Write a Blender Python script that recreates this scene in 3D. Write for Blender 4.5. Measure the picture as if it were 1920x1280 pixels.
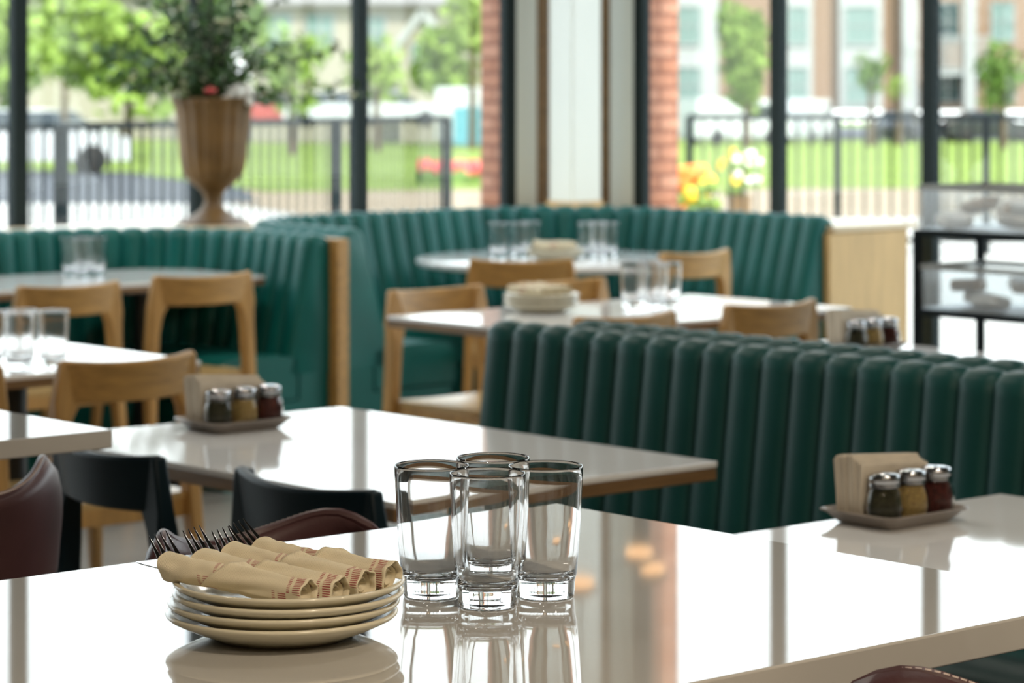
import bpy, bmesh, math, random
from mathutils import Vector, Matrix, Quaternion
random.seed(7)
PI = math.pi
S = bpy.context.scene
for o in list(bpy.data.objects): bpy.data.objects.remove(o)

# ------------------------------------------------------------------ camera
F = 5240.0; YH = 145.0; ZC = 1.475          # focal length in px, horizon row, eye height
cam_d = bpy.data.cameras.new('camera'); cam = bpy.data.objects.new('camera', cam_d)
S.collection.objects.link(cam); S.camera = cam
cam.location = (0, 0, ZC); cam.rotation_euler = (PI/2, 0, 0)
cam_d.sensor_fit = 'HORIZONTAL'; cam_d.sensor_width = 36.0; cam_d.lens = F/1920*36.0
cam_d.shift_y = -(640-YH)/1920.0
cam_d.clip_start = .05; cam_d.clip_end = 600
cam_d.dof.use_dof = True; cam_d.dof.focus_distance = 2.92; cam_d.dof.aperture_fstop = 8.3
# ------------------------------------------------------------------ world, sun, exposure
S.view_settings.view_transform = 'Standard'; S.view_settings.look = 'None'
S.view_settings.gamma = 1.0; S.view_settings.exposure = 0.12
try: S.view_settings.use_curve_mapping = False
except Exception: pass
S.cycles.use_denoising = True
S.cycles.max_bounces = 14; S.cycles.transmission_bounces = 14; S.cycles.transparent_max_bounces = 24
S.cycles.diffuse_bounces = 4; S.cycles.glossy_bounces = 6
S.cycles.caustics_reflective = True; S.cycles.caustics_refractive = True
S.cycles.sample_clamp_indirect = 6.0
W = bpy.data.worlds.new('sky'); S.world = W; W.use_nodes = True
nt = W.node_tree; nt.nodes.clear()
wo = nt.nodes.new('ShaderNodeOutputWorld'); bg = nt.nodes.new('ShaderNodeBackground')
tc = nt.nodes.new('ShaderNodeTexCoord'); sx = nt.nodes.new('ShaderNodeSeparateXYZ'); cr = nt.nodes.new('ShaderNodeValToRGB')
nt.links.new(tc.outputs['Generated'], sx.inputs[0]); nt.links.new(sx.outputs['Z'], cr.inputs[0])
nt.links.new(cr.outputs[0], bg.inputs[0]); nt.links.new(bg.outputs[0], wo.inputs[0])
cr.color_ramp.elements[0].position = 0.0; cr.color_ramp.elements[0].color = (.95, 1.0, 1.0, 1)
cr.color_ramp.elements[1].position = .7; cr.color_ramp.elements[1].color = (.72, .86, 1.0, 1)
bg.inputs[1].default_value = 3.3
def lamp(kind, name, loc, energy, color, size=None, rot=(0, 0, 0)):
    d = bpy.data.lights.new(name, kind); d.energy = energy; d.color = color
    if kind == 'SUN': d.angle = size
    elif kind == 'AREA': d.shape = 'DISK'; d.size = size
    o = bpy.data.objects.new(name, d); o.location = loc; o.rotation_euler = rot; S.collection.objects.link(o); return o
# room axes: U runs along the left window wall, V along the right window wall; WC is the far corner
U = Vector((.7536, .6573, 0)); V = Vector((.6573, -.7536, 0)); WC = Vector((.332, 13.296, 0))
TH = math.atan2(U.y, U.x)
sun_dir = Vector((.52, -.62, .95))             # towards the sun: behind the camera, right, above the roof
sun = lamp('SUN', 'sun', (0, 0, 30), 8.0, (1, .94, .82), math.radians(4))
sun.rotation_euler = sun_dir.to_track_quat('Z', 'Y').to_euler()
WARM = (1, .83, .62); SOFT = (1, .93, .82)
for u, v, e, c in [(-6.0, 10.9, 44, WARM), (-8.6, 11.6, 40, WARM), (-7.6, 9.9, 62, WARM), (-10.4, 9.6, 25, WARM), (-5.0, 7.0, 16, SOFT),
                   (-1.9, 2.4, 22, SOFT), (-3.9, 1.5, 28, SOFT), (-3.0, 4.2, 14, SOFT), (-5.6, 4.2, 17, SOFT)]:  # SOFT ones are unseen fill added to brighten the column and tables
    p = WC + U*u + V*v
    lamp('AREA', 'ceiling_fill_lamp', (p.x, p.y, 3.52), e, c, .22)

# ------------------------------------------------------------------ materials
def nodes(name):
    m = bpy.data.materials.new(name); m.use_nodes = True
    n = m.node_tree; b = n.nodes['Principled BSDF']; return m, n, b
def mat(name, col, rough=.5, metal=0, spec=.5, coat=0, var=0, scale=8, bump=0, bscale=60, trans=0, ior=1.5, emit=None, emit_s=0, sheen=0, stretch=None):
    m, n, b = nodes(name)
    b.inputs['Base Color'].default_value = (*col, 1); b.inputs['Roughness'].default_value = rough
    b.inputs['Metallic'].default_value = metal; b.inputs['Specular IOR Level'].default_value = spec
    b.inputs['Coat Weight'].default_value = coat; b.inputs['IOR'].default_value = ior
    b.inputs['Transmission Weight'].default_value = trans
    if sheen: b.inputs['Sheen Weight'].default_value = sheen
    if emit: b.inputs['Emission Color'].default_value = (*emit, 1); b.inputs['Emission Strength'].default_value = emit_s
    c = n.nodes.new('ShaderNodeTexCoord')
    src = c.outputs['Object']
    if stretch:
        mp = n.nodes.new('ShaderNodeMapping'); mp.inputs['Scale'].default_value = stretch
        n.links.new(src, mp.inputs[0]); src = mp.outputs[0]
    if var:
        t = n.nodes.new('ShaderNodeTexNoise'); t.inputs['Scale'].default_value = scale; t.inputs['Detail'].default_value = 5
        r = n.nodes.new('ShaderNodeValToRGB')
        r.color_ramp.elements[0].position = .3; r.color_ramp.elements[1].position = .7
        r.color_ramp.elements[0].color = (*[max(0, x*(1-var)) for x in col], 1)
        r.color_ramp.elements[1].color = (*[min(1, x*(1+var)) for x in col], 1)
        n.links.new(src, t.inputs['Vector']); n.links.new(t.outputs['Fac'], r.inputs[0]); n.links.new(r.outputs[0], b.inputs['Base Color'])
    if bump:
        t = n.nodes.new('ShaderNodeTexNoise'); t.inputs['Scale'].default_value = bscale; t.inputs['Detail'].default_value = 3
        bp = n.nodes.new('ShaderNodeBump'); bp.inputs['Strength'].default_value = bump; bp.inputs['Distance'].default_value = .002
        n.links.new(src, t.inputs['Vector']); n.links.new(t.outputs['Fac'], bp.inputs['Height']); n.links.new(bp.outputs[0], b.inputs['Normal'])
    return m
def arch_glass(name, tint=(.97, .985, .98), rough=0.0, base=.025):
    m = bpy.data.materials.new(name); m.use_nodes = True; n = m.node_tree; n.nodes.clear()
    o = n.nodes.new('ShaderNodeOutputMaterial'); mx = n.nodes.new('ShaderNodeMixShader'); fr = n.nodes.new('ShaderNodeFresnel')
    t = n.nodes.new('ShaderNodeBsdfTransparent'); g = n.nodes.new('ShaderNodeBsdfGlossy'); g.inputs['Roughness'].default_value = rough
    t.inputs[0].default_value = (*tint, 1)
    n.nodes.remove(fr); lw = n.nodes.new('ShaderNodeLayerWeight'); pw = n.nodes.new('ShaderNodeMath'); pw.operation = 'POWER'; pw.inputs[1].default_value = 5
    ma = n.nodes.new('ShaderNodeMath'); ma.operation = 'MULTIPLY_ADD'; ma.inputs[1].default_value = .7; ma.inputs[2].default_value = base
    n.links.new(lw.outputs['Facing'], pw.inputs[0]); n.links.new(pw.outputs[0], ma.inputs[0]); n.links.new(ma.outputs[0], mx.inputs[0])
    n.links.new(t.outputs[0], mx.inputs[1]); n.links.new(g.outputs[0], mx.inputs[2]); n.links.new(mx.outputs[0], o.inputs[0])
    return m
def brick_mat(name):
    m, n, b = nodes(name); c = n.nodes.new('ShaderNodeTexCoord'); sp = n.nodes.new('ShaderNodeSeparateXYZ'); ad = n.nodes.new('ShaderNodeMath'); cb = n.nodes.new('ShaderNodeCombineXYZ')
    n.links.new(c.outputs['Object'], sp.inputs[0]); n.links.new(sp.outputs['X'], ad.inputs[0]); n.links.new(sp.outputs['Y'], ad.inputs[1])
    n.links.new(ad.outputs[0], cb.inputs['X']); n.links.new(sp.outputs['Z'], cb.inputs['Y'])
    t = n.nodes.new('ShaderNodeTexBrick'); t.inputs['Scale'].default_value = 1
    t.inputs['Color1'].default_value = (.36, .15, .09, 1); t.inputs['Color2'].default_value = (.43, .21, .14, 1); t.inputs['Mortar'].default_value = (.18, .065, .04, 1)
    t.inputs['Brick Width'].default_value = .2; t.inputs['Row Height'].default_value = .068; t.inputs['Mortar Size'].default_value = .008
    n.links.new(cb.outputs[0], t.inputs['Vector']); n.links.new(t.outputs['Color'], b.inputs['Base Color']); b.inputs['Roughness'].default_value = .9
    return m
M = {}
M['quartz'] = mat('white_quartz', (.50, .485, .455), .035, spec=.72, var=.03, scale=3)
M['quartz_far'] = mat('brightened_quartz', (.86, .86, .85), .06, spec=.7, var=.03, scale=3)  # same quartz for other tables, lightened to stand in for window light
M['oak'] = mat('light_oak', (.46, .255, .075), .42, var=.22, scale=6, stretch=(1, 12, 12))
M['oak_leg'] = mat('light_oak_leg', (.48, .265, .08), .42, var=.2, scale=6, stretch=(12, 12, 1))
M['oak_seat'] = mat('sheen_lightened_oak_seat', (.58, .38, .16), .22, var=.12, scale=6, stretch=(12, 1, 12))  # seat oak lightened, reflected light on the seats put into the colour
M['oak_pale'] = mat('pale_oak_panel', (.60, .39, .16), .45, var=.12, scale=4, stretch=(9, 9, 1))
M['oak_top'] = mat('sky_whitened_oak_top', (.72, .58, .38), .3, var=.08, scale=4)  # ledge oak whitened, the sky's reflection is in the colour
M['edge_oak'] = mat('oak_edge', (.20, .115, .05), .45, var=.2, scale=6, stretch=(1, 1, 12))
M['teal'] = mat('teal_leather', (.003, .105, .092), .40, spec=.30, bump=.12, bscale=350, var=.12, scale=5)
M['bench'] = mat('shade_darkened_leather', (.009, .070, .066), .46, spec=.25, bump=.12, bscale=350, var=.12, scale=5)  # booth leather again, darkened so the colour carries the bench's shade
M['teal_seat'] = mat('teal_leather_seat', (.004, .105, .09), .42, spec=.25, bump=.12, bscale=350)
M['darkteal'] = mat('blue_black_paint', (.002, .011, .017), .45, spec=.2)
M['maroon'] = mat('maroon_leather', (.058, .022, .024), .42, spec=.45, bump=.15, bscale=260, var=.25, scale=7)
M['stitch'] = mat('pale_stitching', (.55, .46, .42), .7)
M['black'] = mat('black_metal', (.012, .014, .016), .45)
M['mullion'] = mat('charcoal_frame', (.020, .030, .032), .6, spec=.1)
M['chrome'] = mat('chrome', (.50, .51, .53), .14, metal=1)
M['steel'] = mat('polished_steel', (.20, .19, .185), .10, metal=1)
M['ceramic'] = mat('cream_ceramic', (.66, .615, .475), .16, spec=.5)
M['glass'] = mat('clear_glass', (1, 1, 1), 0, trans=1, ior=1.5)
M['hazed'] = mat('hazed_glass', (1, 1, 1), .07, trans=1, ior=1.5)  # roughened so far tumblers scatter window light and look whiter
M['jarglass'] = mat('jar_glass', (1, 1, 1), 0.02, trans=1, ior=1.3)
M['pane'] = arch_glass('window_glass')
M['acrylic'] = arch_glass('clear_acrylic', (.95, .97, .98), .45, .16)
M['wall'] = mat('warm_white_paint', (.8, .79, .74), .7)
M['ceil'] = mat('ceiling_paint', (.13, .125, .12), .8)
M['wallback'] = mat('taupe_paint', (.30, .23, .16), .8)
M['column'] = mat('grey_white_paint', (.80, .84, .80), .55)
M['floor'] = mat('grey_plank_floor', (.30, .28, .25), .3, var=.2, scale=3, stretch=(1, 6, 1))
M['napkin'] = None
M['paper'] = mat('kraft_paper_napkins', (.66, .59, .48), .85, var=.12, scale=18, stretch=(1, 14, 1))
M['tray'] = mat('pewter_tray', (.25, .215, .185), .28, spec=.5)
M['oregano'] = mat('dried_oregano', (.045, .045, .022), .9, var=.5, scale=220)
M['parmesan'] = mat('grated_parmesan', (.50, .36, .13), .9, var=.3, scale=220)
M['chili'] = mat('chili_flakes', (.075, .012, .008), .85, var=.6, scale=220)
M['urn'] = mat('aged_bronze_resin', (.15, .083, .027), .5, spec=.4, var=.25, scale=9)
M['soil'] = mat('soil', (.03, .02, .012), .9)
M['leaf'] = mat('dark_green_leaf', (.040, .105, .022), .5, var=.5, scale=4)
M['leafpale'] = mat('pale_edged_leaf', (.60, .62, .42), .5)
M['stem'] = mat('grey_brown_stem', (.05, .045, .04), .7)
M['redpetal'] = mat('coral_petal', (.62, .09, .09), .6)
M['yellowpetal'] = mat('yellow_petal', (.85, .55, .03), .6)
M['orangepetal'] = mat('orange_petal', (.85, .22, .02), .6)
M['whitepetal'] = mat('white_petal', (.85, .85, .8), .6)
M['grass'] = mat('lawn_grass', (.15, .205, .045), .9, spec=.04, var=.25, scale=.6)
M['pave'] = mat('pale_concrete', (.40, .39, .37), .8, spec=.04, var=.06, scale=2)
M['kerb'] = mat('beige_path', (.27, .215, .155), .85, spec=.04, var=.08, scale=2)
M['asphalt'] = mat('asphalt', (.085, .09, .10), .85, spec=.04, var=.1, scale=3)
M['brick'] = brick_mat('red_brick')
M['tree1'] = mat('bright_foliage', (.17, .25, .055), .7, spec=.04, var=.4, scale=.8)
M['tree2'] = mat('mid_green_foliage', (.11, .18, .045), .7, spec=.04, var=.4, scale=.8)
M['tree3'] = mat('pale_green_foliage', (.22, .30, .08), .7, spec=.04, var=.35, scale=.8)
M['bark'] = mat('bark', (.10, .075, .05), .9, spec=.04)
M['tanbrick'] = mat('tan_brick', (.25, .17, .118), .9, spec=.04, var=.08, scale=6)
M['siding'] = mat('white_siding', (.33, .345, .335), .8, spec=.04)
M['creamsiding'] = mat('cream_siding', (.32, .30, .24), .8, spec=.04)
M['shingle'] = mat('grey_shingle', (.19, .185, .18), .9, spec=.04, var=.1, scale=3)
M['winglass'] = mat('house_window_glass', (.16, .24, .22), .25, spec=.2)
M['winglassdark'] = mat('house_window_dark', (.03, .06, .06), .1)
M['carwhite'] = mat('white_car_paint', (.48, .50, .52), .25, coat=.6)
M['cardark'] = mat('dark_car_paint', (.018, .02, .026), .2, coat=.6)
M['cargrey'] = mat('silver_car_paint', (.42, .45, .48), .25, coat=.5)
M['carred'] = mat('red_car_paint', (.30, .045, .045), .25, coat=.6)
M['carglass'] = mat('car_glass', (.02, .028, .032), .06)
M['tyre'] = mat('tyre_rubber', (.012, .012, .012), .8)
M['tealtruck'] = mat('teal_truck_panel', (.07, .25, .31), .5)
M['railblack'] = mat('matt_black_rail', (.012, .016, .018), .7, spec=.05)
M['bulb'] = mat('warm_bulb', (1, .6, .3), .4, emit=(1, .52, .22), emit_s=1.8)
M['packet'] = mat('cream_packets', (.80, .74, .66), .6, var=.2, scale=20)
M['packetb'] = mat('brown_packets', (.36, .26, .17), .6, var=.3, scale=20)
M['packetg'] = mat('grey_green_packets', (.55, .55, .48), .6, var=.3, scale=20)

def napkin_mat(name, bands, n_dash):
    m, n, b = nodes(name); L = n.links
    c = n.nodes.new('ShaderNodeTexCoord'); sp = n.nodes.new('ShaderNodeSeparateXYZ'); L.new(c.outputs['Object'], sp.inputs[0])
    def mth(op, a, bb=None, cc=None):
        x = n.nodes.new('ShaderNodeMath'); x.operation = op
        for i, v in enumerate((a, bb, cc)):
            if v is None: continue
            if isinstance(v, (int, float)): x.inputs[i].default_value = v
            else: L.new(v, x.inputs[i])
        return x.outputs[0]
    ang = mth('ARCTAN2', sp.outputs['Z'], sp.outputs['Y'])
    xs = mth('ADD', sp.outputs['X'], mth('MULTIPLY', ang, -.0028))
    dash = mth('GREATER_THAN', mth('SINE', mth('ADD', mth('MULTIPLY', ang, n_dash), mth('MULTIPLY', sp.outputs['X'], 260))), -.05)
    tot = None
    for x0, x1 in bands:
        w = mth('MULTIPLY', mth('GREATER_THAN', xs, x0), mth('LESS_THAN', xs, x1))
        tot = w if tot is None else mth('MAXIMUM', tot, w)
    fac = mth('MULTIPLY', tot, dash)
    no = n.nodes.new('ShaderNodeTexNoise'); no.inputs['Scale'].default_value = 40; L.new(c.outputs['Object'], no.inputs['Vector'])
    fac = mth('MULTIPLY', fac, mth('ADD', mth('MULTIPLY', no.outputs['Fac'], .5), .55))
    mx = n.nodes.new('ShaderNodeMix'); mx.data_type = 'RGBA'
    mx.inputs['A'].default_value = (.86, .77, .57, 1); mx.inputs['B'].default_value = (.40, .015, .035, 1)
    L.new(fac, mx.inputs['Factor']); L.new(mx.outputs['Result'], b.inputs['Base Color'])
    b.inputs['Roughness'].default_value = .9; b.inputs['Specular IOR Level'].default_value = .15
    g1 = mth('SINE', mth('MULTIPLY', sp.outputs['X'], 4200)); g2 = mth('SINE', mth('MULTIPLY', ang, 62))
    bp = n.nodes.new('ShaderNodeBump'); bp.inputs['Strength'].default_value = .55; bp.inputs['Distance'].default_value = .0008
    L.new(mth('ADD', mth('MULTIPLY', g1, g2), mth('MULTIPLY', no.outputs['Fac'], 4.0)), bp.inputs['Height']); L.new(bp.outputs[0], b.inputs['Normal'])
    return m
M['napkin'] = napkin_mat('embossed_napkin', [(-.030, -.0265), (-.0235, -.0105)], 44)
M['fold'] = napkin_mat('embossed_napkin_fold', [(.060, .0635), (.067, .0765)], 44)

# ------------------------------------------------------------------ mesh helpers
class MB:
    def __init__(s): s.v = []; s.f = []
    def add(s, vs, fs):
        k = len(s.v); s.v += [tuple(p) for p in vs]; s.f += [tuple(i+k for i in f) for f in fs]; return s
    def box(s, c, d, rz=0, M4=None):
        x, y, z = d[0]/2, d[1]/2, d[2]/2
        vs = [Vector((a*x, b*y, e*z)) for a in (-1, 1) for b in (-1, 1) for e in (-1, 1)]
        R = M4 if M4 is not None else Matrix.Rotation(rz, 3, 'Z')
        vs = [R @ p + Vector(c) for p in vs]
        return s.add(vs, [(0, 1, 3, 2), (4, 6, 7, 5), (0, 4, 5, 1), (2, 3, 7, 6), (0, 2, 6, 4), (1, 5, 7, 3)])
    def loft(s, rings, caps=True, closed=False):
        n = len(rings[0]); vs = [p for r in rings for p in r]; fs = []; m = len(rings)
        for i in range(m if closed else m-1):
            for j in range(n):
                a = i*n+j; b = i*n+(j+1) % n; i2 = (i+1) % m
                fs.append((a, b, i2*n+(j+1) % n, i2*n+j))
        if caps and not closed:
            fs.append(tuple(range(n-1, -1, -1))); fs.append(tuple(range((m-1)*n, m*n)))
        return s.add(vs, fs)
    def lathe(s, prof, seg=32, c=(0, 0, 0), rfun=None, closed=False):
        cx, cy, cz = c; rings = []
        for r, z in prof:
            ring = []
            for k in range(seg):
                a = 2*PI*k/seg; rr = r if rfun is None else rfun(r, z, a)
                ring.append((cx+rr*math.cos(a), cy+rr*math.sin(a), cz+z))
            rings.append(ring)
        return s.loft(rings, caps=not closed, closed=closed)
    def tube(s, pts, r, seg=8, caps=True, flat=None):
        pts = [Vector(p) for p in pts]; rings = []; n = len(pts)
        for i, p in enumerate(pts):
            t = (pts[min(i+1, n-1)]-pts[max(i-1, 0)]).normalized()
            up = Vector((0, 0, 1)) if abs(t.z) < .9 else Vector((0, 1, 0))
            a = t.cross(up).normalized(); b = a.cross(t).normalized()
            rr = r[i] if isinstance(r, (list, tuple)) else r
            rings.append([p + a*(rr*math.cos(2*PI*k/seg)) + b*(rr*math.sin(2*PI*k/seg)) for k in range(seg)])
        return s.loft(rings, caps)
    def prism(s, poly, z0, z1):
        return s.loft([[(x, y, z0) for x, y in poly], [(x, y, z1) for x, y in poly]])
    def sphere(s, c, r, nu=10, nv=7):
        if not hasattr(r, '__len__'): r = (r, r, r)
        rings = []
        for i in range(1, nv):
            p = -PI/2+PI*i/nv
            rings.append([(c[0]+r[0]*math.cos(p)*math.cos(2*PI*k/nu), c[1]+r[1]*math.cos(p)*math.sin(2*PI*k/nu), c[2]+r[2]*math.sin(p)) for k in range(nu)])
        return s.loft(rings)
    def build(s, name, m, parent=None, smooth=True, bevel=0, seg=2, sub=0, angle=40, solid=0):
        me = bpy.data.meshes.new(name); me.from_pydata(s.v, [], s.f); me.update()
        bm = bmesh.new(); bm.from_mesh(me); bmesh.ops.recalc_face_normals(bm, faces=bm.faces); bm.to_mesh(me); bm.free()
        if smooth:
            for p in me.polygons: p.use_smooth = True
            if not sub: me.set_sharp_from_angle(angle=math.radians(angle))
        me.materials.append(m)
        o = bpy.data.objects.new(name, me); S.collection.objects.link(o)
        if parent: o.parent = parent
        if solid:
            q = o.modifiers.new('thickness', 'SOLIDIFY'); q.thickness = solid; q.offset = 0
        if bevel:
            q = o.modifiers.new('bevel', 'BEVEL'); q.width = bevel; q.segments = seg; q.limit_method = 'ANGLE'; q.angle_limit = math.radians(35)
        if sub:
            q = o.modifiers.new('subdivision', 'SUBSURF'); q.levels = sub; q.render_levels = sub
        return o
def tag(o, label=None, cat=None, group=None, kind=None):
    if label: o['label'] = label
    if cat: o['category'] = cat
    if group: o['group'] = group
    if kind: o['kind'] = kind
    return o
def empty(name, loc, rz=0, label=None, cat=None, group=None):
    o = bpy.data.objects.new(name, None); S.collection.objects.link(o); o.empty_display_size = .05
    o.location = loc; o.rotation_euler = (0, 0, rz); return tag(o, label, cat, group)
def dup(root, loc, rz, label, group=None):
    r = root.copy(); S.collection.objects.link(r); r.location = loc; r.rotation_euler = (0, 0, rz); r['label'] = label
    if group: r['group'] = group
    def rec(src, dst):
        for ch in list(src.children):
            c = ch.copy(); S.collection.objects.link(c); c.parent = dst; rec(ch, c)
    rec(root, r); return r
def struct(name, mb, m, **k): return tag(mb.build(name, m, **k), kind='structure')
def uv(u, v, z=0): p = WC + U*u + V*v; return Vector((p.x, p.y, z))
def uvbox(mb, u0, u1, v0, v1, z0, z1):
    P = [uv(u0, v0), uv(u1, v0), uv(u1, v1), uv(u0, v1)]
    return mb.prism([(p.x, p.y) for p in P], z0, z1)
def at(px, py, Y): return Vector(((px-960)/F*Y, Y, ZC-(py-YH)/F*Y))
def facing(d): return math.atan2(-d[0], d[1])     # rotation that turns local +Y to direction d

# ------------------------------------------------------------------ room shell
fl = MB(); uvbox(fl, -14, 0, 0, 15, -.12, 0); struct('floor', fl, M['floor'], smooth=False)
ce = MB(); uvbox(ce, -14.2, .045, -.045, 15.2, 3.6, 3.8); struct('ceiling', ce, M['ceil'], smooth=False)
SP = .0672*13.0; MW = .066; ZT = 3.35
ls0 = -.45; rs0 = .392                     # first frame of the left wall (u) and of the right wall (v)
wl = MB(); uvbox(wl, ls0, .044, -.044, 0, 0, 3.6); uvbox(wl, -14, ls0, -.14, 0, ZT, 3.6); uvbox(wl, -14, ls0-9*SP, -.14, 0, 0, ZT); uvbox(wl, ls0-9*SP, ls0, -.14, 0, 0, .1)
struct('wall_left', wl, M['column'], smooth=False)
wr = MB(); uvbox(wr, 0, .044, 0, rs0, 0, 3.6); uvbox(wr, 0, .14, rs0, 15, ZT, 3.6); uvbox(wr, 0, .14, rs0+9*SP, 15, 0, ZT); uvbox(wr, 0, .14, rs0, rs0+9*SP, 0, .1)
struct('wall_right', wr, M['column'], smooth=False)
wb = MB(); uvbox(wb, -14.14, -14, 0, 15, 0, 3.6); struct('wall_near_left', wb, M['wallback'], smooth=False)
wb = MB(); uvbox(wb, -14, .14, 15, 15.14, 0, 3.6); struct('wall_near_right', wb, M['wallback'], smooth=False)
n_w = 1
for i in range(9):
    a = ls0-i*SP; b = a-SP
    g = MB(); uvbox(g, b+MW/2, a-MW/2, -.026, -.020, .1, ZT); struct('window_%d' % n_w, g, M['pane'], smooth=False); n_w += 1
    a = rs0+i*SP; b = a+SP
    g = MB(); uvbox(g, .020, .026, a+MW/2, b-MW/2, .1, ZT); struct('window_%d' % n_w, g, M['pane'], smooth=False); n_w += 1
n_t = 1
for i in range(10):
    a = ls0-i*SP
    t = MB(); uvbox(t, a-MW/2, a+MW/2, -.042, .004, .1, ZT); struct('trim_%d' % n_t, t, M['mullion'], smooth=False); n_t += 1
    a = rs0+i*SP
    t = MB(); uvbox(t, -.004, .042, a-MW/2, a+MW/2, .1, ZT); struct('trim_%d' % n_t, t, M['mullion'], smooth=False); n_t += 1
# square corner column with a gap either side
col = MB(); cc = uv(-.52, .50); c2 = cc
P = [uv(-.60, .245), uv(-.42, .245), uv(-.42, .425), uv(-.60, .425)]
ccx = empty('corner_column', uv(-.30, .30), 0, 'pale grey-white square column standing in the window corner behind the booth', 'column')
def local_uv(mb, root, u0, u1, v0, v1, z0, z1):
    Q = [uv(a, b)-root for a, b in ((u0, v0), (u1, v0), (u1, v1), (u0, v1))]
    return mb.prism([(p.x, p.y) for p in Q], z0, z1)
r0 = uv(-.30, .30)
local_uv(MB(), r0, -.375, -.195, .185, .345, 0, 3.6).build('shaft', M['column'], ccx, bevel=.006)
local_uv(MB(), r0, -.385, -.185, .175, .355, .874, .905).build('base_trim', M['oak_pale'], ccx, bevel=.004)

b = MB(); uvbox(b, -.285, -.205, .001, .02, .88, 3.6); struct('trim_%d' % n_t, b, M['edge_oak'], smooth=False); n_t += 1
b = MB(); uvbox(b, -.02, -.001, .125, .195, .88, 3.6); struct('trim_%d' % n_t, b, M['edge_oak'], smooth=False); n_t += 1
# brick pillars outside the corner frames
def pillar(label, u0, u1, v0, v1):
    P = uv((u0+u1)/2, (v0+v1)/2)
    o = MB().prism([(-(u1-u0)/2, -(v1-v0)/2), ((u1-u0)/2, -(v1-v0)/2), ((u1-u0)/2, (v1-v0)/2), (-(u1-u0)/2, (v1-v0)/2)], -.05, 4.2).build('brick_pillar', M['brick'], smooth=False, bevel=.004)
    o.location = P; o.rotation_euler = (0, 0, TH); tag(o, label, 'pillar', 'brick pillars outside the window corner'); return o
pillar('shaded red brick pillar outside, left of the corner column', ls0, .12, -.215, -.050)
pillar('sunlit pinkish brick pillar outside, right of the corner column', .050, .260, -.17, rs0)

# boxed ledges behind the booths
lg = empty('window_ledge', uv(-3.2, .3), 0, 'pale boxed ledge under the left windows carrying the bronze urn', 'ledge', 'ledges under the windows')
r0 = uv(-3.2, .3)
local_uv(MB(), r0, -6.5, 0, .02, .56, 0, .846).build('body', M['oak_pale'], lg, smooth=False)
local_uv(MB(), r0, -6.5, 0, .02, .58, .848, .873).build('top', M['oak_top'], lg, bevel=.004)
lg = empty('window_ledge', uv(-.3, 1.3), 0, 'pale oak boxed ledge end right of the curved green booth', 'ledge', 'ledges under the windows')
r0 = uv(-.3, 1.3)
local_uv(MB(), r0, -.56, -.08, .62, 2.10, 0, .846).build('body', M['oak_pale'], lg, smooth=False)
local_uv(MB(), r0, -.58, -.06, .60, 2.14, .848, .873).build('top', M['oak_top'], lg, bevel=.004)
local_uv(MB(), r0, -.60, -.13, 2.103, 2.135, 0, .844).build('end_panel', M['oak_pale'], lg, bevel=.003)

# ------------------------------------------------------------------ channel-back booths
def path(poly, rad, step=.0109):
    pts = [Vector((p[0], p[1])) for p in poly]; out = []
    dense = [pts[0]]
    for i in range(1, len(pts)-1):
        a, b, c = pts[i-1], pts[i], pts[i+1]; d1 = (a-b).normalized(); d2 = (c-b).normalized()
        p1 = b+d1*rad; p2 = b+d2*rad; cen = b+(d1+d2)*rad
        for k in range(33):
            t = k/32*PI/2
            dense.append(cen - d2*rad*math.cos(t) - d1*rad*math.sin(t))
    dense.append(pts[-1])
    L = [0]
    for i in range(1, len(dense)): L.append(L[-1]+(dense[i]-dense[i-1]).length)
    def ev(s):
        s = max(0, min(L[-1], s)); i = 1
        while i < len(L)-1 and L[i] < s: i += 1
        a, b = dense[i-1], dense[i]; t = (s-L[i-1])/max(1e-9, L[i]-L[i-1])
        def tang(j):
            d = dense[min(j+1, len(dense)-1)]-dense[max(j-1, 0)]; return d.normalized()
        d = tang(i-1).lerp(tang(i), t).normalized()
        return a.lerp(b, t), Vector((d.y, -d.x))       # position, facing normal (right of travel)
    return L[-1], ev
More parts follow.
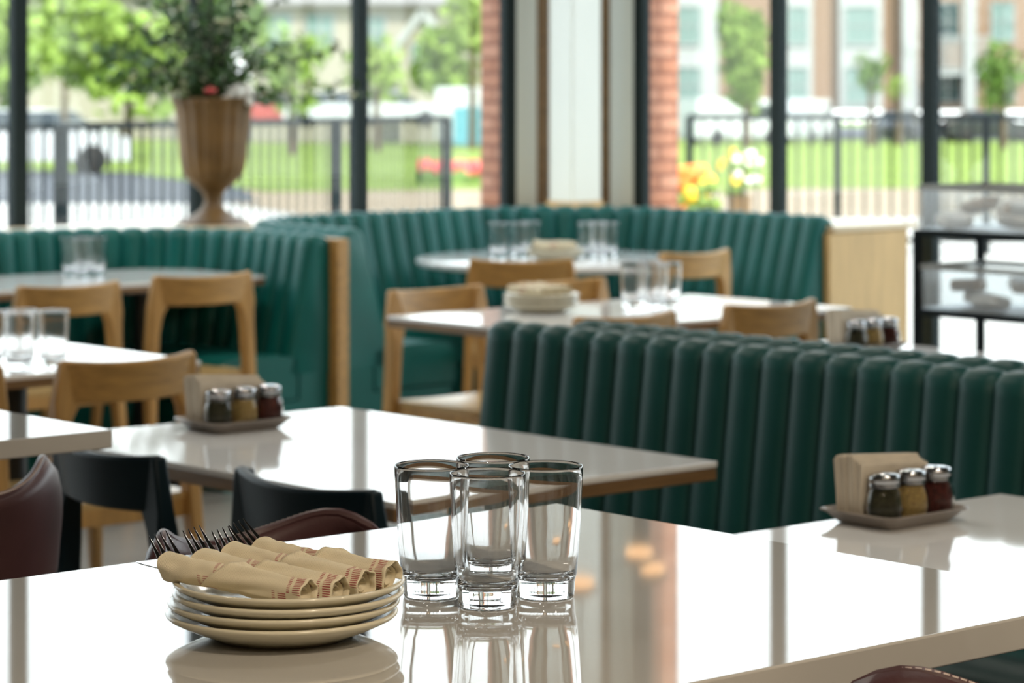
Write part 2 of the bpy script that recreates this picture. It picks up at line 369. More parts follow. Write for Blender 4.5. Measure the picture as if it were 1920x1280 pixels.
def booth(name, label, poly_w, rad, z1, lean, seat=True, root=None, tube=.087, seat_d=.50, thick=.09, seat_cut=(0, 0), m1='teal', m2='teal_seat'):
    rt = empty(name, (root.x, root.y, 0), 0, label, 'booth')
    poly = [(p.x-root.x, p.y-root.y) for p in poly_w]
    L, ev = path(poly, rad); n = max(2, round(L/tube)); sub = 8
    z0 = .40
    prof = []
    for k in range(7):
        z = z0+(z1-.035-z0)*k/6; prof.append((lean*(z1-z), z, 1, .0))
    prof += [(.004, z1-.016, .8, .55), (-.012, z1-.003, .45, .8), (-.032, z1, .12, .8), (-.055, z1-.004, -.2, .5), (-.072, z1-.018, 0, 0), (-thick, z1-.05, 0, 0), (-thick, z0, 0, 0)]
    rings = []
    for i in range(n*sub+1):
        s = L*i/(n*sub); p, nn = ev(s); fr = (i % sub)/sub
        b = .020*math.sqrt(max(0, 1-(2*fr-1)**2)) if fr else 0
        rings.append([(p.x+nn.x*(o+bo*b), p.y+nn.y*(o+bo*b), z+bz*b*.8) for o, z, bo, bz in prof])
    MB().loft(rings).build('backrest', M[m1], rt, angle=55)
    if seat:
        ps = [(.07, .31), (.07, .455), (.12, .468), (seat_d-.10, .474), (seat_d-.04, .466), (seat_d-.008, .44), (seat_d, .40), (seat_d-.005, .315)]
        m = max(24, int(L/.05)); rings = []
        for i in range(m+1):
            p, nn = ev(seat_cut[0]+(L-seat_cut[0]-seat_cut[1])*i/m); rings.append([(p.x+nn.x*o, p.y+nn.y*o, z) for o, z in ps])
        MB().loft(rings).build('seat', M[m2], rt, angle=50)
    pb = [(-.07, 0), (-.07, .40), (.06, .40), (.06, .305), (seat_d-.02, .305), (seat_d-.05, 0)] if seat else [(-.07, 0), (-.07, .40), (.06, .40), (.06, 0)]
    m = max(24, int(L/.05)); rings = []
    for i in range(m+1):
        p, nn = ev(L*i/m); rings.append([(p.x+nn.x*o, p.y+nn.y*o, z) for o, z in pb])
    MB().loft(rings).build('plinth', M[m2], rt, angle=40)
    return rt
booth('curved_booth', 'large horseshoe green channel-back booth curving around the round table in the window corner',
      [uv(-2.60, 1.62), uv(-2.60, .66), uv(-.62, .66), uv(-.62, 2.10)], .60, .905, .28, root=uv(-1.5, 1.0), seat_d=.46)
booth('curved_booth', 'green channel-back booth behind the far left table, below the urn',
      [uv(-5.6, .70), uv(-2.85, .70), uv(-2.85, 1.66)], .60, .892, .2, root=uv(-3.8, .9), seat_d=.44)
MB_P = Vector((1.115, 5.10, 0))
booth('bench_booth', 'shade-darkened green channel-back bench filling the right middle, its thick tubes nearest the camera',
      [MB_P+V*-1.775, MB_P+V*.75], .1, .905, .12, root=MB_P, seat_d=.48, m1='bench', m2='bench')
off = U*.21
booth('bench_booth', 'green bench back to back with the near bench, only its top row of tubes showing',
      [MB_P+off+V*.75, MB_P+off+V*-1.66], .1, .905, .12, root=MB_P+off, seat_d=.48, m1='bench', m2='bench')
# wood divider between the two window booths
dv = MB(); P0 = uv(-2.75, 1.0)
local_uv(dv, P0, -2.775, -2.722, .60, 1.71, 0, .885)
o = dv.build('divider_panel', M['oak'], bevel=.004); o.location = P0; tag(o, 'upright oak divider panel between the left booth and the horseshoe booth', 'panel')

# ------------------------------------------------------------------ tables
def table(label, c, lu, lv, z, th, edge=None, mtop='quartz_far', base=None):
    """c: table centre on the plan; lu along U, lv along V"""
    r = empty('table', (c.x, c.y, 0), TH, label, 'table')
    if edge:
        MB().box((0, 0, z-.006), (lu, lv, .012)).build('tabletop', M[mtop], r, bevel=.002)
        MB().box((0, 0, z-.012-(th-.012)/2), (lu-.002, lv-.002, th-.0125)).build('edge_band', M[edge], r, bevel=.002)
    else:
        MB().box((0, 0, z-th/2), (lu, lv, th)).build('tabletop', M[mtop], r, bevel=.0025, seg=3)
    for sx in (base if base else (0,)):
        b = MB(); b.tube([(sx, 0, .03), (sx, 0, z-th-.02)], .035, 16)
        b.build('pedestal', M['black'], r)
        b = MB(); b.box((sx, 0, z-th-.01), (.36, .36, .018)); b.build('mounting_plate', M['black'], r, bevel=.003)
        b = MB(); b.box((sx, 0, .015), (.56, .07, .028)); b.box((sx, 0, .0151), (.07, .56, .0281)); b.build('foot', M['black'], r, bevel=.006)
    return r
def corner_table(label, corner, lu, lv, su, sv, *a, **k):
    """corner: a known corner; the table runs su*lu along U and sv*lv along V from it"""
    return table(label, Vector((corner.x, corner.y, 0))+U*(su*lu/2)+V*(sv*lv/2), lu, lv, *a, **k)
ZF = .914
FG = Vector((.0638, 3.675, 0))
corner_table('high white quartz table in the foreground holding the plates and four tumblers', FG, 1.75, .885, -1, 1, ZF, .035, mtop='quartz', base=(-.45, .45))
T2 = Vector((-.376, 6.157, 0))
corner_table('white table in the middle with condiment tray, its right end dark', T2, .782, 1.163, -1, 1, .75, .036, edge='edge_oak', base=(0,))
T3 = Vector((-.636, 4.454, 0))
corner_table('high white table cut by the left edge behind the maroon stool', T3, 1.5, .70, -1, -1, ZF, .030, mtop='quartz', base=(-.4, .4))
TR = Vector((.851, 4.87, 0))
corner_table('white table at right in front of the green bench with condiment tray', TR, .80, 1.2, -1, 1, .75, .034, base=(0,))
TR2 = Vector((.925, 7.76, 0))
corner_table('white table barely seen beyond the back-to-back benches at right', TR2, .70, 1.2, -1, 1, .75, .034, base=(0,))
T4 = Vector((-.381, 8.50, 0))
corner_table('white table in the centre between the near bench and the horseshoe booth', T4, 1.30, .72, 1, 1, .75, .034, edge='edge_oak', base=(-.3, .3))
T5 = Vector((-.903, 10.22, 0))
corner_table('white table farthest left in front of the left booth', T5, 1.45, .63, -1, -1, .75, .034, edge='edge_oak', base=(-.4, .4))
T6 = Vector((-.797, 7.16, 0))
corner_table('white table at the left edge behind the oak chairs with tumblers', T6, 1.35, .75, -1, -1, .75, .034, edge='edge_oak', base=(-.35, .35))
rt = empty('round_table', (.16, 11.28, 0), 0, 'round white table inside the horseshoe booth', 'table')
MB().lathe([(.0, .716), (.53, .716), (.545, .722), (.55, .735), (.545, .747), (.53, .75), (0, .75)], 64).build('tabletop', M['quartz_far'], rt)
MB().tube([(0, 0, .03), (0, 0, .71)], .045, 16).build('pedestal', M['black'], rt)
MB().lathe([(0, 0), (.28, 0), (.28, .012), (.06, .035), (0, .035)], 32).build('foot', M['black'], rt)

# ------------------------------------------------------------------ chairs
def make_chair(label, rail_m, rear_m, front_m, seat_m, group):
    r = empty('chair', (0, 0, 0), 0, label, 'chair', group)
    # curved back rail
    rings = []
    for k in range(17):
        t = -1+2*k/16; x = .188*t; y = -.262+.045*t*t; e = abs(t)
        zt = .800-.010*(1-t*t); zb = .692+.004*t*t - (.012 if e > .9 else 0); th = .011
        nx, ny = -2*.045*t/.188, 1; l = math.hypot(nx, ny); nx /= l; ny /= l
        lean = .014
        pr = [(-th, zb), (-th, zt-.004), (-th*.4, zt), (th*.4, zt), (th, zt-.004), (th, zb)]
        rings.append([(x+nx*a, y+ny*a-lean*(z-.69)/.11, z) for a, z in pr])
    MB().loft(rings).build('backrest', rail_m, r, bevel=.004)
    def leg(pts, m):
        b = MB(); rings = []
        for (x, y, z, hx, hy) in pts: x *= .885; rings.append([(x-hx, y-hy, z), (x+hx, y-hy, z), (x+hx, y+hy, z), (x-hx, y+hy, z)])
        b.loft(rings).build('leg', m, r, bevel=.006)
    for s in (-1, 1):
        leg([(s*.240, -.270, 0, .012, .014), (s*.232, -.238, .24, .016, .019), (s*.222, -.218, .44, .018, .024), (s*.213, -.217, .60, .019, .024), (s*.205, -.221, .66, .024, .022), (s*.194, -.226, .698, .036, .017), (s*.203, -.232, .797, .014, .014)], rear_m)
        leg([(s*.222, .205, 0, .011, .011), (s*.205, .195, .25, .015, .016), (s*.195, .185, .425, .018, .019)], front_m)
    b = MB(); rings = []
    for k in range(9):
        t = -1+2*k/8; y = .01+.225*t; hw = .190-.010*t+(-.012 if abs(t) == 1 else 0)
        ring = []
        for j in range(9):
            q = -1+2*j/8; ring.append((hw*q, y, .452-.010*(1-q*q)*(1-t*t*.5)))
        for j in range(8, -1, -1):
            q = -1+2*j/8; ring.append((hw*q*.985, y, .434-.008*(1-q*q)*(1-t*t*.5)))
        rings.append(ring)
    b.loft(rings).build('seat', seat_m, r, angle=50)
    b = MB(); b.box((0, -.205, .41), (.356, .02, .045)); b.build('seat_frame', front_m, r, bevel=.003)
    b = MB(); b.box((0, .19, .41), (.33, .02, .045)); b.build('seat_frame', front_m, r, bevel=.003)
    for s in (-1, 1):
        b = MB(); b.box((s*.180, -.01, .41), (.02, .37, .045)); b.build('seat_frame', front_m, r, bevel=.003)
    return r
CO = (M['oak'], M['oak_leg'], M['oak_leg'], M['oak_seat'])
G_OAK = 'oak chairs with curved back rails'
BACK = .24                                       # rail lies this far behind the chair's centre
chairA = None
def chair(rail, face, label, dark=False):
    """rail: plan position of the rail's middle; face: where the sitter looks"""
    global chairA, chairK
    f = Vector((face[0], face[1], 0)).normalized(); p = Vector((rail[0], rail[1], 0))+f*BACK; rz = facing(f)
    if dark:
        if chairK is None:
            chairK = make_chair(label, M['darkteal'], M['darkteal'], M['oak_leg'], M['oak'], 'blue-black chairs at the middle table'); c = chairK; c.location = p; c.rotation_euler = (0, 0, rz)
        else: c = dup(chairK, p, rz, label)
    else:
        if chairA is None:
            chairA = make_chair(label, *CO, G_OAK); c = chairA; c.location = p; c.rotation_euler = (0, 0, rz)
        else: c = dup(chairA, p, rz, label)
    return c
chairK = None
nV = -V
chair((-.93, 6.79), nV, 'oak chair seen from behind, just left of the condiment tray on the middle table')
chair((-1.34, 6.435), nV, 'oak chair cut off by the left edge of the photo at the left-edge table')
chair((-1.455, 9.19), nV, 'oak chair seen from behind at the farthest left table, the left one of its pair')
chair((-1.065, 9.64), (-.60, .80), 'oak chair seen from behind at the farthest left table, the right one of its pair')
chair((-.25, 9.02), V, 'oak chair facing the camera at the left end of the centre table, sheen-lightened seat showing')
chair((.16, 9.36), V, 'oak chair facing the camera behind the small plates on the centre table')
chair((.33, 8.02), nV, 'oak chair seen from behind at the centre table, mostly hidden by the bench top')
chair((.785, 8.43), nV, 'oak chair seen from behind at the right end of the centre table')
chair((.035, 10.42), (.05, 1), 'dark-looking oak chair with its back to us at the round table')
chair((.72, 10.92), (-.60, .62), 'light oak chair at the right side of the round table')
chair(T2+U*-.95+V*.52, (.80, .60), 'blue-black chair with oak front legs beside the maroon stool at the left', True)
chair(T2+U*-.93+V*1.10, (.7536, .6573), 'blue-black chair behind the forks at the near end of the middle table', True)
# ghost row legs of the opposite seats are those same chairs' own front legs

# ------------------------------------------------------------------ leather counter stools
def make_stool(label):
    r = empty('counter_stool', (0, 0, 0), 0, label, 'stool', 'maroon leather counter stools')
    ns, ntt = 28, 16; W2 = .190; P = []
    def top(sv): return .884+.060*abs(sv)**1.8-.026*max(0, (abs(sv)-.66)/.34)**2
    for j in range(ntt+1):
        t = j/ntt; row = []
        for i in range(ns+1):
            sv = -1+2*i/ns
            k = max(0, (t-.72)/.28); wv = W2*(1-.17*(1-math.sqrt(max(0, 1-k*k)))) * (.90+.10*min(1, t/.5))
            x = wv*sv; zt = top(sv)-.014*max(0, (abs(sv)-.80)/.20)**2
            z = .60+(zt-.60)*t
            y = -.235+.115*abs(sv)**2.3 - .05*t
            row.append((x, y, z))
        P.append(row)
    b = MB(); b.add([p for row in P for p in row], [(j*(ns+1)+i, j*(ns+1)+i+1, (j+1)*(ns+1)+i+1, (j+1)*(ns+1)+i) for j in range(ntt) for i in range(ns)])
    bk = b.build('backrest', M['maroon'], r, angle=80, solid=.014)
    edge = [P[j][0] for j in range(4, ntt)]+P[ntt]+[P[j][ns] for j in range(ntt-1, 3, -1)]
    pb = MB(); pb.tube(edge, .0068, 8); pb.build('piping', M['maroon'], bk)
    st = MB(); acc = 0
    for a, c in zip(edge[:-1], edge[1:]):
        a = Vector(a); c = Vector(c); L = (c-a).length; n = max(1, round(L/.0075))
        for q in range(n):
            p = a.lerp(c, (q+.5)/n); d = (c-a).normalized()
            e = p + Vector((0, -.0045, .0048))
            st.tube([e-d*.0026+Vector((0, .001, .0)), e+d*.0026], .0013, 5)
    st.build('stitching', M['stitch'], bk)
    b = MB(); rings = []
    for k in range(9):
        t = -1+2*k/8; y = .01+.215*t; hw = .20*(1-.12*abs(t)**4)
        rings.append([(hw*math.cos(a)*(1 if abs(math.cos(a)) < .95 else 1), y, .615+.028*math.sin(a)) for a in [2*PI*q/20 for q in range(20)]])
    b.loft(rings).build('seat', M['maroon'], r, angle=60)
    for sx in (-1, 1):
        for sy in (-1, 1):
            MB().tube([(sx*.20, sy*.19+.01, 0), (sx*.155, sy*.145+.01, .59)], [.011, .012], 12).build('leg', M['black'], r)
    fr = MB(); q = .187
    for a, c in (((-q, -q), (q, -q)), ((q, -q), (q, q)), ((q, q), (-q, q)), ((-q, q), (-q, -q))):
        fr.tube([(a[0]*.985, a[1]*.93+.01, .22), (c[0]*.985, c[1]*.93+.01, .22)], .008, 8)
    fr.build('footrest', M['black'], r)
    return r
stool = make_stool('maroon leather counter stool at the left edge behind the foreground table')
def place_stool(o, back, face):
    f = Vector((face[0], face[1], 0)).normalized(); p = Vector((back[0], back[1], 0))+f*.24
    o.location = p; o.rotation_euler = (0, 0, facing(f))
place_stool(stool, (-.762, 3.955), nV)
s2 = dup(stool, (0, 0, 0), 0, 'maroon leather counter stool peeking over the foreground table behind the napkin rolls'); place_stool(s2, (-.345, 3.50), V)
s3 = dup(stool, (0, 0, 0), 0, 'maroon leather counter stool with stitched rim at the bottom right corner'); place_stool(s3, (.488, 2.672), nV)

# ------------------------------------------------------------------ tumblers
GP = []
def make_glass(seg):
    pr = [(0, 0.0015), (.0270, 0.001), (.0292, 0.0), (.0306, .0018), (.0312, .006), (.0315, .0165), (.0322, .0205), (.0337, .026), (.0358, .050), (.0383, .090), (.0398, .125), (.0405, .1395), (.0402, .1413), (.0397, .142), (.0392, .1413), (.03905, .139), (.0383, .118), (.0366, .085), (.0341, .050), (.0318, .032), (.0285, .0235), (.020, .0200), (0, .0190)]
    return MB().lathe(pr, seg)
gl = make_glass(72).build('tumbler', M['glass'], angle=180); gl_lo = make_glass(24).build('tumbler', M['hazed'], angle=180)
def put(o, loc, label, cat, group, first):
    c = o if first else o.copy()
    if not first: S.collection.objects.link(c)
    c.location = loc; return tag(c, label, cat, group)
gspots = [(-.026, 2.966, 'clear tumbler standing frontmost of the four on the foreground table'), (-.087, 3.026, 'clear tumbler standing leftmost of the four on the foreground table, next to the plates'),
          (.0365, 3.022, 'clear tumbler standing rightmost of the four on the foreground table'), (-.021, 3.086, 'clear tumbler hidden rearmost of the four on the foreground table')]
for i, (x, y, lb) in enumerate(gspots):
    o = put(gl, (x, y, ZF+.0002), lb, 'glass', 'four tumblers on the foreground table', i == 0); o.rotation_euler.z = i*.7
far_first = True
def cluster(c, where, offs):
    global far_first
    for dx, dy, w in offs:
        put(gl_lo, (c[0]+dx, c[1]+dy, .7502), '%s tumbler of the group on %s' % (w, where), 'glass', 'tumblers on '+where, far_first); far_first = False
D4 = [(-.043, 0, 'left'), (.043, 0, 'right'), (0, -.072, 'front'), (0, .072, 'rear')]
cluster((.44, 8.80), 'the centre table', [(-.060, .0, 'left'), (.008, -.062, 'front'), (.055, .03, 'right'), (-.005, .07, 'rear')])
cluster((-1.56, 10.18), 'the farthest left table', D4)
cluster((-1.205, 6.99), 'the left-edge table', [(-.10, .0, 'left'), (-.018, -.055, 'front'), (.055, .015, 'right'), (-.03, .04, 'rear')])
cluster((.345, 11.22), 'the round table at its right', D4)
cluster((-.01, 11.2), 'the round table at its left', [(-.045, 0, 'left'), (.04, .02, 'right'), (.085, .10, 'rear')])

# ------------------------------------------------------------------ plates
def plate_mb(seg=96):
    pr = [(0, .003), (.062, .003), (.066, 0), (.070, 0), (.074, .0028), (.092, .0095), (.106, .0160), (.113, .0195), (.1162, .0222), (.1168, .0240), (.1160, .0255), (.1135, .0260), (.1105, .0250), (.104, .0205), (.09, .0128), (.075, .0082), (.06, .0068), (0, .0068)]
    return MB().lathe(pr, seg)
plate = plate_mb().build('plate', M['ceramic'], angle=60)
PC = (-.2255, 2.813); STEP = .0104
for i, (dx, dy, w) in enumerate([(-.006, 0, 'bottom plate of the stack on the foreground table'), (-.004, .002, 'second plate from the bottom of the foreground stack'), (0.0005, -.001, 'third plate from the bottom of the foreground stack'), (.0012, 0, 'top plate of the foreground stack, under the napkin rolls')]):
    put(plate, (PC[0]+dx, PC[1]+dy, ZF+.0002+i*STEP), 'cream ceramic '+w, 'plate', 'cream plates stacked on the foreground table', i == 0)

# ------------------------------------------------------------------ napkin rolls with forks
def napkin_mb(seed, L=.158, seg=48, nx=40):
    rd = random.Random(seed); ph = [rd.uniform(0, 6.28) for _ in range(6)]
    rings = []
    for i in range(nx+1):
        t = i/nx; x = -L/2+L*t; ring = []
        fl = max(0, (.40-t)/.40)
        for k in range(seg):
            a = 2*PI*k/seg
            r = .0129*(1+.34*fl*fl)
            ry = r*(1+.10*fl); rz = r*(1-.20*fl)
            w = .035*math.sin(3*a+ph[0]+t*7)+.022*math.sin(5*a+ph[1]-t*11)+.05*math.sin(2*a+ph[2]+t*3)*fl + .03*math.sin(9*t*6+ph[3]+a) + .016*math.sin(7*a+23*t+ph[4]) + .02*math.sin(4*a-31*t+ph[5])
            # cut the left mouth on a slant so its upper lip reaches further out
            xx = x - .008*fl**3*(.35+.65*math.sin(a-.9))
            ring.append((xx, ry*(1+w)*math.cos(a), rz*(1+w)*math.sin(a)))
        rings.append(ring)
    # closed inner mouth at the left, rolled recess at the right
    l0 = [(p[0]+.003, p[1]*.90, p[2]*.88) for p in rings[0]]; l1 = [(p[0]+.030, p[1]*.7, p[2]*.55) for p in rings[0]]
    r0 = [(L/2+.0012, p[1]*.93, p[2]*.93) for p in rings[-1]]
    r1 = [(L/2-.006, p[1]*.80, p[2]*.78) for p in rings[-1]]; r2 = [(L/2-.002, p[1]*.70, p[2]*.66) for p in rings[-1]]
    r3 = [(L/2+.0006, p[1]*.55+.001*math.sin(3*k), p[2]*.50) for k, p in enumerate(rings[-1])]; r4 = [(L/2-.007, p[1]*.42, p[2]*.16) for p in rings[-1]]
    return MB().loft([l1, l0]+rings+[r0, r1, r2, r3, r4])
def fold_mb(seed, L=.158):
    rd = random.Random(seed+50); p0 = rd.uniform(0, 6); b = MB(); na, nx = 44, 26; rows = []
    a0 = -1.15; a1 = 3.75
    for j in range(na+1):
        q = j/na; a = a0+(a1-a0)*q
        x0 = -.020+.052*(1-q)**1.4*(1)+.002*math.sin(9*q+p0); row = []
        if q > .75: x0 -= 0.010*(q-.75)/.25
        for i in range(nx+1):
            t = i/nx; x = x0+(L/2+.0065-x0)*t
            r = .0155+.0010*math.sin(4*t+p0)+.0008*math.sin(6*a+p0+3*t)+ .0022*max(0, (.25-q)/.25)*(1-t)
            r += .0030*(1-min(1, t/.14))**1.5 + .0012*max(0, (t-.9)/.1) + .0006*math.sin(11*t+5*a+p0)
            row.append((x, r*math.cos(a), r*math.sin(a)*.97))
        rows.append(row)
    n = nx+1
    b.add([p for r in rows for p in r], [(j*n+i, j*n+i+1, (j+1)*n+i+1, (j+1)*n+i) for j in range(na) for i in range(nx)])
    return b
def axis_matrix(a, b):
    x = (b-a).normalized(); y = Vector((0, 0, 1)).cross(x).normalized(); z = x.cross(y)
    return Matrix((x, y, z)).transposed().to_4x4()
rolls = [((-.3330, 2.797, .9840), (-.2105, 2.727, .9715), 'front left napkin roll, nearest the camera on the plates'), ((-.3050, 2.822, .9840), (-.1790, 2.748, .9695), 'second napkin roll from the front, low between its neighbours'),
         ((-.2740, 2.849, .9850), (-.1555, 2.771, .9735), 'third napkin roll from the front on the plates'), ((-.2490, 2.872, .9850), (-.1320, 2.797, .9765), 'rearmost napkin roll on the plates, nearest the tumblers')]
mids = []
for i, (a, b, lb) in enumerate(rolls):
    a = Vector(a); b = Vector(b); r = empty('napkin_roll', (a+b)/2, 0, 'cream paper '+lb, 'napkin', 'rolled napkins on the foreground plates')
    R = axis_matrix(a, b) @ Matrix.Rotation((-.15, .35, .0, .9)[i], 4, 'X'); r.rotation_euler = R.to_euler()
    napkin_mb(i*3+1).build('napkin', M['napkin'], r, angle=70)
    fold_mb(i*3+1).build('outer_fold', M['fold'], r, angle=70, solid=.0010)
    mids.append((a+b)/2)
def make_fork(base, tip, wv, mid, label):
    base = Vector(base); tip = Vector(tip); d = tip-base; L = d.length; d.normalize(); w = Vector(wv); w = (w-d*w.dot(d)).normalized(); nrm = w.cross(d)
    r = empty('fork', base, 0, label, 'fork', 'forks sticking out of the napkin rolls')
    tn = MB()
    for k in range(4):
        o = w*((k-1.5)*.0064)
        rings = []
        for q in range(9):
            t = q/8; c = o*(1-.06*t)+d*(L*t)+nrm*(.0035*t*t); hw = .0027*(1-.84*t**1.3); hn = .0010*(1-.4*t)
            rings.append([c-w*hw-nrm*hn, c+w*hw-nrm*hn, c+w*hw+nrm*hn, c-w*hw+nrm*hn])
        tn.loft(rings)
    tn.build('tines', M['steel'], r, bevel=.0004)
    hd = MB(); rings = []
    back = (Vector(mid)-base); bl = back.length; back.normalize()
    for t, hw, off in ((0, .0112, 0), (.10, .0106, 0), (.22, .0080, 0), (.36, .0045, 0), (.5, .0028, 0), (1.0, .0028, 0)):
        c = -d*(.004*min(1, t/.3))+back*(t*.060); rings.append([c-w*hw-nrm*.0009, c+w*hw-nrm*.0009, c+w*hw+nrm*.0009, c-w*hw+nrm*.0009])
    hd.loft(rings).build('handle', M['steel'], r, bevel=.0004)
FK = [((326, 1060), (295, 1004), 2.800, (1, .05, 0)), ((391, 1050), (358, 994), 2.828, (1, .08, .0)), ((441, 1046), (412, 995), 2.852, (1, .1, 0)), ((492, 1040), (442, 982), 2.874, (1, .30, .10))]
FL = ['steel fork leftmost of the four, in the front roll', 'steel fork second from the left in the napkin rolls', 'steel fork third from the left, tines crossing the last fork', 'steel fork rightmost of the four, in the rearmost roll']
for (b, t, Y, wv), lb, md in zip(FK, FL, mids): make_fork(at(b[0], b[1], Y), at(t[0], t[1], Y+.032), wv, md, lb)
# knife blade tip below the front roll
ka = at(256, 1053, 2.830); kb = at(318, 1068, 2.790); kd = (kb-ka).normalized(); kw = Vector((0, 0, 1)).cross(kd).normalized()
kn = empty('knife', ka, 0, 'table knife blade tip poking out left of the front napkin roll', 'knife')
rings = []
for t, h in ((0, .0008), (.06, .005), (.18, .0085), (.45, .0105), (.85, .009)):
    c = kd*(t*(kb-ka).length); n2 = kd.cross(kw); rings.append([c-kw*h*.4-n2*.0006, c+kw*h*1.6-n2*.0006, c+kw*h*1.6+n2*.0006, c-kw*h*.4+n2*.0006])
MB().loft(rings).build('blade', M['chrome'], kn, bevel=.0003)

# small plate stacks with rolls on the far tables
pl_lo = plate_mb(32).build('plate', M['ceramic'], angle=60); pl_first = True
sr = napkin_mb(99, .15, 16, 10); sr_o = sr.build('napkin_roll', M['napkin'], angle=70); sr_first = True
def far_set(c, where, n, rot, nroll=4):
    global pl_first, sr_first
    nm = ['bottom', 'second', 'third', 'fourth'][:n-1]+['top']
    for i in range(n):
        put(pl_lo, (c[0]+.003*(i % 2), c[1], .7502+i*STEP), 'cream %s plate of the small stack on %s' % (nm[i], where), 'plate', 'plates stacked on '+where, pl_first); pl_first = False
    zt = .7502+(n-1)*STEP+.0265+.010
    for k in range(nroll):
        w = ['nearest', 'second', 'third', 'farthest'][k]; q = (k-(nroll-1)/2)*.034
        o = put(sr_o, (c[0]+q*math.sin(-rot), c[1]+q*math.cos(rot), zt), '%s cream napkin roll on the plates on %s' % (w, where), 'napkin', 'napkin rolls on '+where, sr_first)
        o.rotation_euler = (.3*k, 0, rot); sr_first = False
far_set((.09, 8.66), 'the centre table', 4, TH-PI/2)
far_set((.17, 11.14), 'the round table', 3, .2)
far_set((-1.97, 9.98), 'the farthest left table', 4, TH-PI/2)

# ------------------------------------------------------------------ condiment trays
G = {}
def jar_parts(fill):
    r = empty('shaker_jar', (0, 0, 0))
    fl = lambda rr, z, a: rr*(1+.018*math.cos(12*a+z*60)) if .012 < z < .058 else rr
    outer = [(0, .001), (.0225, 0), (.0265, .003), (.0288, .012), (.0305, .024), (.0298, .038), (.0262, .052), (.0232, .058), (.0232, .064)]
    inner = [(.0216, .064), (.0216, .058), (.0244, .051), (.0278, .038), (.0284, .024), (.0268, .012), (.024, .006), (0, .005)]
    MB().lathe(outer+inner, 36, rfun=fl).build('glass', M['jarglass'], r, angle=60)
    MB().lathe([(0, .0055), (.0232, .0065), (.0262, .0125), (.0277, .024), (.0271, .038), (.0238, .0505), (.0212, .056), (0, .057)], 28).build('contents', fill, r, angle=60)
    lid = MB(); lid.lathe([(.0240, .060), (.0256, .060), (.0258, .064), (.0250, .068), (.0256, .069), (.0256, .073), (.0250, .0765), (.0232, .0795), (.014, .0815), (0, .082), (0, .0805), (.0135, .080), (.0215, .0775), (.0236, .075), (.0240, .07)], 36)
    l = lid.build('lid', M['chrome'], r, angle=50)
    return r
JR = {}
def caddy(center, table_name, zt=.75, rz=TH):
    cx, cy = center; R = Matrix.Rotation(rz, 3, 'Z')
    tr = empty('serving_tray', (cx, cy, zt), rz, 'pewter-brown flared tray under napkins and shakers on '+table_name, 'tray', 'condiment trays')
    lu, lv = .205, .165                       # rim size; the foot is smaller
    def rr(hx, hy, r, z, n=5):
        out = []
        for sx, sy, a0 in ((1, 1, 0), (-1, 1, PI/2), (-1, -1, PI), (1, -1, 1.5*PI)):
            for k in range(n): a = a0+PI/2*k/(n-1); out.append((sx*(hx-r)+r*math.cos(a), sy*(hy-r)+r*math.sin(a), z))
        return out
    h, k = lu/2, lv/2
    MB().loft([rr(h-.026, k-.026, .012, .0005), rr(h-.022, k-.022, .014, .003), rr(h-.008, k-.008, .018, .017), rr(h-.001, k-.001, .02, .0205), rr(h, k, .02, .0225), rr(h-.003, k-.003, .02, .0240), rr(h-.011, k-.011, .018, .0195), rr(h-.024, k-.024, .014, .0062)]).build('tray', M['tray'], tr, angle=35)
    z = zt+.0065
    # napkin stack standing behind the shakers
    p = R @ Vector((-.003, .026, 0)); ns = empty('napkin_stack', (cx+p.x, cy+p.y, z), rz, 'upright stack of folded kraft napkins in the tray on '+table_name, 'napkins', 'napkin stacks in the condiment trays')
    b = MB(); n = 14; rd = random.Random(3)
    for q in range(n):
        y = -.025+.05*q/(n-1); lean = .004*math.sin(q*.8); hh = .098+.010*math.sin(q/(n-1)*PI)+rd.uniform(-.0015, .0015); L = .157+rd.uniform(-.002, .002)
        ring = []
        for zz, tt in ((0, .0014), (hh*.5, .0018), (hh-.004, .0018), (hh, .0006)):
            yy = y*(1+.22*(zz/hh)**2)+lean*zz/hh
            ring.append([(-L/2-.006*zz/hh, yy-tt, zz), (L/2, yy-tt, zz-.012*(zz/hh)), (L/2, yy+tt, zz-.012*(zz/hh)), (-L/2-.006*zz/hh, yy+tt, zz)])
        b.loft(ring)
    b.build('napkins', M['paper'], ns, smooth=False)
    for i, (f, w) in enumerate((('oregano', 'left shaker jar of dried herbs'), ('parmesan', 'middle shaker jar of grated cheese'), ('chili', 'right shaker jar of chili flakes'))):
        p = R @ Vector(((i-1)*.0635+.004, -.030, 0)); loc = (cx+p.x, cy+p.y, z); lb = 'chrome-lidded %s in the tray on %s' % (w, table_name)
        if f in JR: dup(JR[f], loc, rz+i, lb)
        else:
            j = jar_parts(M[f]); tag(j, lb, 'shaker', 'chrome-lidded shaker jars'); j.location = loc; j.rotation_euler = (0, 0, rz+i); JR[f] = j
caddy((.625, 4.565), 'the right table')
caddy((-.575, 5.775), 'the middle table')
caddy((.93, 7.40), 'the table beyond the benches')

